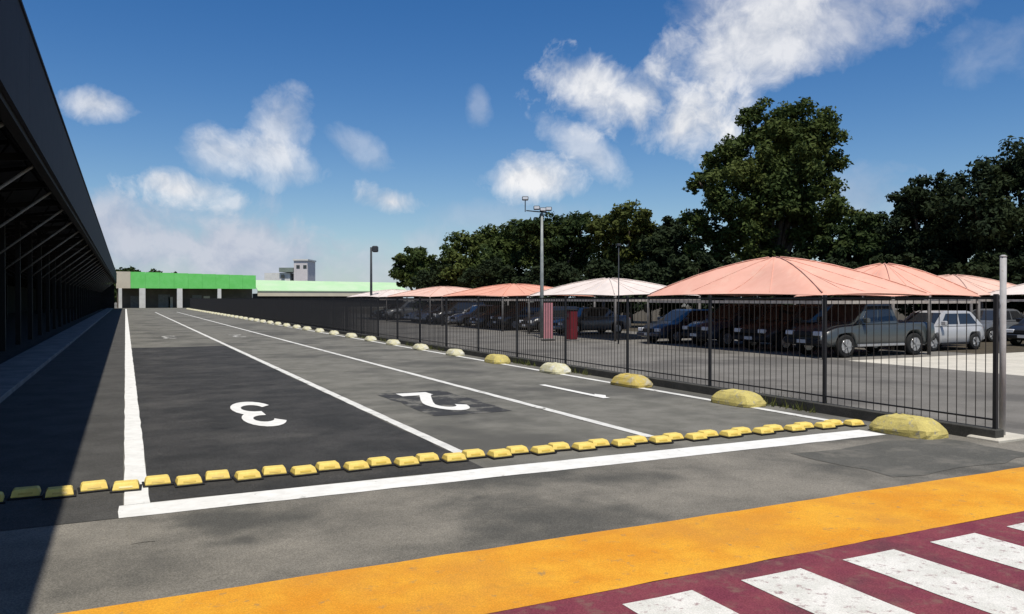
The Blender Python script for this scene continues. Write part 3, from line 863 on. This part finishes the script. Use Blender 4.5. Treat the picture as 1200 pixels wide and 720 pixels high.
def tree(name, label, zc, blobs, material, n, size, seed, cat='tree', group='trees behind the car park', trunk_u=None, trunk_r=.35):
    rd = random.Random(seed)
    mean_u = trunk_u if trunk_u else sum(b[0] for b in blobs) / len(blobs)
    base = ground_under(mean_u, zc)
    t = thing(name, label, cat, base, 0, group)
    bl = []
    for (u, v, rp) in blobs:
        rad = rp * 1.10 * zc / FPX
        p = at(u, v, zc) - base + CF * rd.uniform(-.55, .55) * rad * 1.6
        bl.append((tuple(p), rad))
    link('crown', leaf_mesh('crown', leaves(bl, int(n * 2.1), size * .68, seed), material), t)
    tk = MB()
    low = min(p[2] - r0 for p, r0 in bl); top_ = max(p[2] for p, r0 in bl)
    fork = max(1.6, low * .6 + .25 * top_ * .4)
    tk.tube([(0, 0, -.1), (.05, 0, fork * .5), (0, .1, fork)], [trunk_r * 1.35, trunk_r, trunk_r * .85], 9)
    for (p, r0) in bl:
        mid = Vector((p[0] * .45, p[1] * .45, fork + (p[2] - fork) * .5 - .3))
        tk.tube([(0, .05, fork - .2), mid, p], [trunk_r * .6, trunk_r * .36, trunk_r * .10], 6)
    tk.build('trunk', m_bark, t)
    return t
tree('round_tree', 'small rounded dark tree at the left end of the tree line', 76, [(488, 310, 22), (474, 322, 15), (506, 318, 17), (490, 326, 18)], m_leaf[2], 5200, .26, 11)
tree('leafy_tree', 'broad dark tree second from the left of the tree line', 70, [(545, 300, 27), (575, 285, 28), (600, 280, 24), (535, 318, 22), (570, 315, 28), (605, 310, 30)], m_leaf[2], 9000, .26, 12)
tree('leafy_tree', 'dark bushy tree behind the tall floodlight pole', 66, [(630, 280, 26), (655, 272, 28), (640, 305, 32), (672, 300, 32), (682, 270, 22), (615, 272, 16)], m_leaf[0], 9000, .25, 13)
tree('leafy_tree', 'olive yellow topped tree between the floodlight pole and the big tree', 62, [(735, 268, 26), (712, 268, 22), (755, 280, 22), (725, 295, 30), (750, 305, 28)], m_leaf[1], 8000, .24, 14)
tree('leafy_tree', 'dark narrow tree against the left foot of the big tree', 60, [(785, 272, 20), (775, 292, 24), (798, 292, 26), (780, 315, 26)], m_leaf[3], 6500, .24, 15)
tree('tall_tree', 'tallest tree with a huge open crown above the salmon canopy', 56, [(925, 150, 33), (892, 145, 25), (955, 152, 30), (878, 182, 32), (842, 190, 24), (820, 212, 17), (921, 190, 38), (968, 190, 26), (850, 228, 34),
      (900, 235, 40), (950, 238, 38), (984, 262, 22), (828, 262, 26), (875, 282, 36), (932, 285, 40), (838, 290, 24)], m_leaf[2], 30000, .22, 16, trunk_u=905, trunk_r=.6)
tree('leafy_tree', 'mid-sized dark tree just right of the tallest tree', 52, [(1008, 270, 22), (985, 285, 24), (1035, 265, 24), (1025, 292, 30), (995, 298, 24), (1050, 295, 24)], m_leaf[0], 8500, .21, 17)
tree('leafy_tree', 'dark spreading tree behind the salmon canopies on the right', 48, [(1062, 238, 20), (1100, 232, 32), (1078, 270, 36), (1122, 262, 36), (1100, 295, 36)], m_leaf[3], 12000, .2, 18, trunk_r=.45)
tree('leafy_tree', 'high dark tree cut off by the right edge of the picture', 44, [(1150, 216, 30), (1185, 204, 32), (1225, 196, 44), (1275, 190, 52), (1125, 232, 24), (1205, 196, 26), (1150, 265, 38), (1200, 260, 45), (1250, 260, 50), (1180, 300, 40), (1240, 305, 45), (1300, 260, 50)], m_leaf[3], 20000, .2, 19, trunk_u=1215, trunk_r=.5)
ush = [(520, 329, 70), (580, 326, 66), (650, 326, 60), (705, 326, 54), (760, 324, 52), (815, 320, 50), (870, 320, 49), (930, 320, 48), (985, 320, 47), (1040, 318, 46), (1095, 318, 45), (1150, 318, 43), (1210, 318, 41), (1275, 316, 40)]
ulab = ['dark bush under the second tree from the left', 'dark bush under the gap left of the floodlight pole', 'dark bush right of the floodlight pole', 'dark bush left of the slim grey pole',
        'dark bush between the white and the largest salmon canopy', 'dark bush behind the left slope of the largest canopy', 'dark bush left of the trunk of the tallest tree', 'dark bush behind the peak of the largest canopy',
        'dark bush behind the right slope of the largest canopy', 'dark bush behind the second salmon canopy', 'dark bush behind the low rose canopy', 'dark bush behind the tall grey pipe', 'dark bush behind the whitish canopy at the right edge', 'dark bush outside the right edge']
for i, (u, v, zc) in enumerate(ush):
    k = zc / 50
    tree('bush', ulab[i], zc, [(u - 16, v + 4, 20 / 1), (u + 16, v + 6, 20), (u, v - 4, 20), (u - 10, v + 26 / k, 22), (u + 14, v + 26 / k, 22)], m_leaf[3], 5200, .2, 40 + i, 'bush', 'bushes under the trees', trunk_r=.12)
# distant wooded rise behind the green roof
for i, (u, v, rp) in enumerate([(150, 322, 9), (172, 323, 8), (196, 325, 6), (128, 322, 10)]):
    tree('distant_tree', ['far dark treetop above the left end of the green roof', 'far dark treetop above the green roof, second from its left end', 'lowest far dark treetop above the green roof', 'far dark treetop half hidden by the black fascia'][i], 225, [(u - 8, v + 2, rp), (u + 8, v, rp), (u, v + 8, rp + 2), (u, v + 20, rp + 4)], m_leaf[0], 1500, .7, 70 + i, group='far trees behind the green roof', trunk_r=.4)

# ------------------------------------------------------------------ buildings at the far end
YG = 172
t = thing('green_canopy_building', 'low open building with bright green fascia and white columns closing the lanes', 'building', (0, YG, 0))
MB().box(-1.6, 0, 3.9, .9, 9, 7.15).build('fascia_end', m_cream, t)
for i in range(9):
    a = .92 + i * 2.62
    MB().box(a, .0, 3.9, a + 2.60, .25, 7.12 - .05 * i).build('fascia_panel', m_green, t)
MB().box(.92, .27, 4.4, 24.4, 9, 6.6).build('roof', m_green, t)
for (x, w) in ((3.0, 1.1), (9.8, 1.0), (17.3, .7), (-.9, .6)):
    MB().box(x - w / 2, -.04, 0, x + w / 2, .9, 3.88, .03).build('column', m_wpost, t)
MB().box(-1.5, 4.0, 0, 24.3, 4.3, 4.39).build('back_wall', m_brown, t)
for (x, w, hh) in ((.9, 1.6, 2.4), (6.0, 2.2, 2.7), (7.9, .8, 2.2), (12.4, 1.8, 2.6), (14.6, 1.2, 2.4)):
    MB().box(x, 3.93, 0, x + w, 3.99, hh).build('door', m_cream if w < 1.3 else m_kerb, t)
t = thing('green_roofed_hall', 'long hall with a pale green sloping roof and a cream eave behind the fence', 'building', (26, YG + 4, 0))
MB().box(0, .4, 0, 32, 12, 3.0).build('wall', m_dark, t)
MB().box(-.6, -.35, 2.4, 33, .38, 3.45).build('eave', m_cream, t)
rf = MB(); rf.add([(-.6, -.5, 3.46), (33, -.5, 3.46), (33, 9, 5.6), (-.6, 9, 5.9), (-.6, -.5, 3.6), (33, -.5, 3.6), (33, 9, 5.75), (-.6, 9, 6.05)],
                  [(3, 2, 1, 0), (4, 5, 6, 7), (0, 1, 5, 4), (1, 2, 6, 5), (2, 3, 7, 6), (3, 0, 4, 7)])
rf.build('roof', m_greenp, t)
p = ground_under(338, 215)
t = thing('hilltop_house', 'small white and grey house showing above the far green roofs', 'house', p, -YAW)
k = 215 / FPX
MB().box(-28 * k, 0, 0, 2 * k, 8, 1.9 + 30 * k).build('white_wing', m_wpost, t)
MB().box(7 * k, -.5, 0, 23 * k, 8, 1.9 + 44 * k).build('tower', m_house, t)
MB().box(-10 * k, -.8, 1.9 + 31 * k, 6.6 * k, 8, 1.9 + 36 * k).build('roof', m_houseroof, t)
MB().box(6 * k, -.8, 1.9 + 44.2 * k, 24 * k, 8.3, 1.9 + 46 * k).build('tower_roof', m_wpost, t)
for (a, b) in ((-8, 26), (10, 37), (18, 37)):
    MB().box(a * k, -.56, 1.9 + (b - 2) * k, (a + 4) * k, -.45, 1.9 + (b + 2) * k).build('window', m_glass, t)
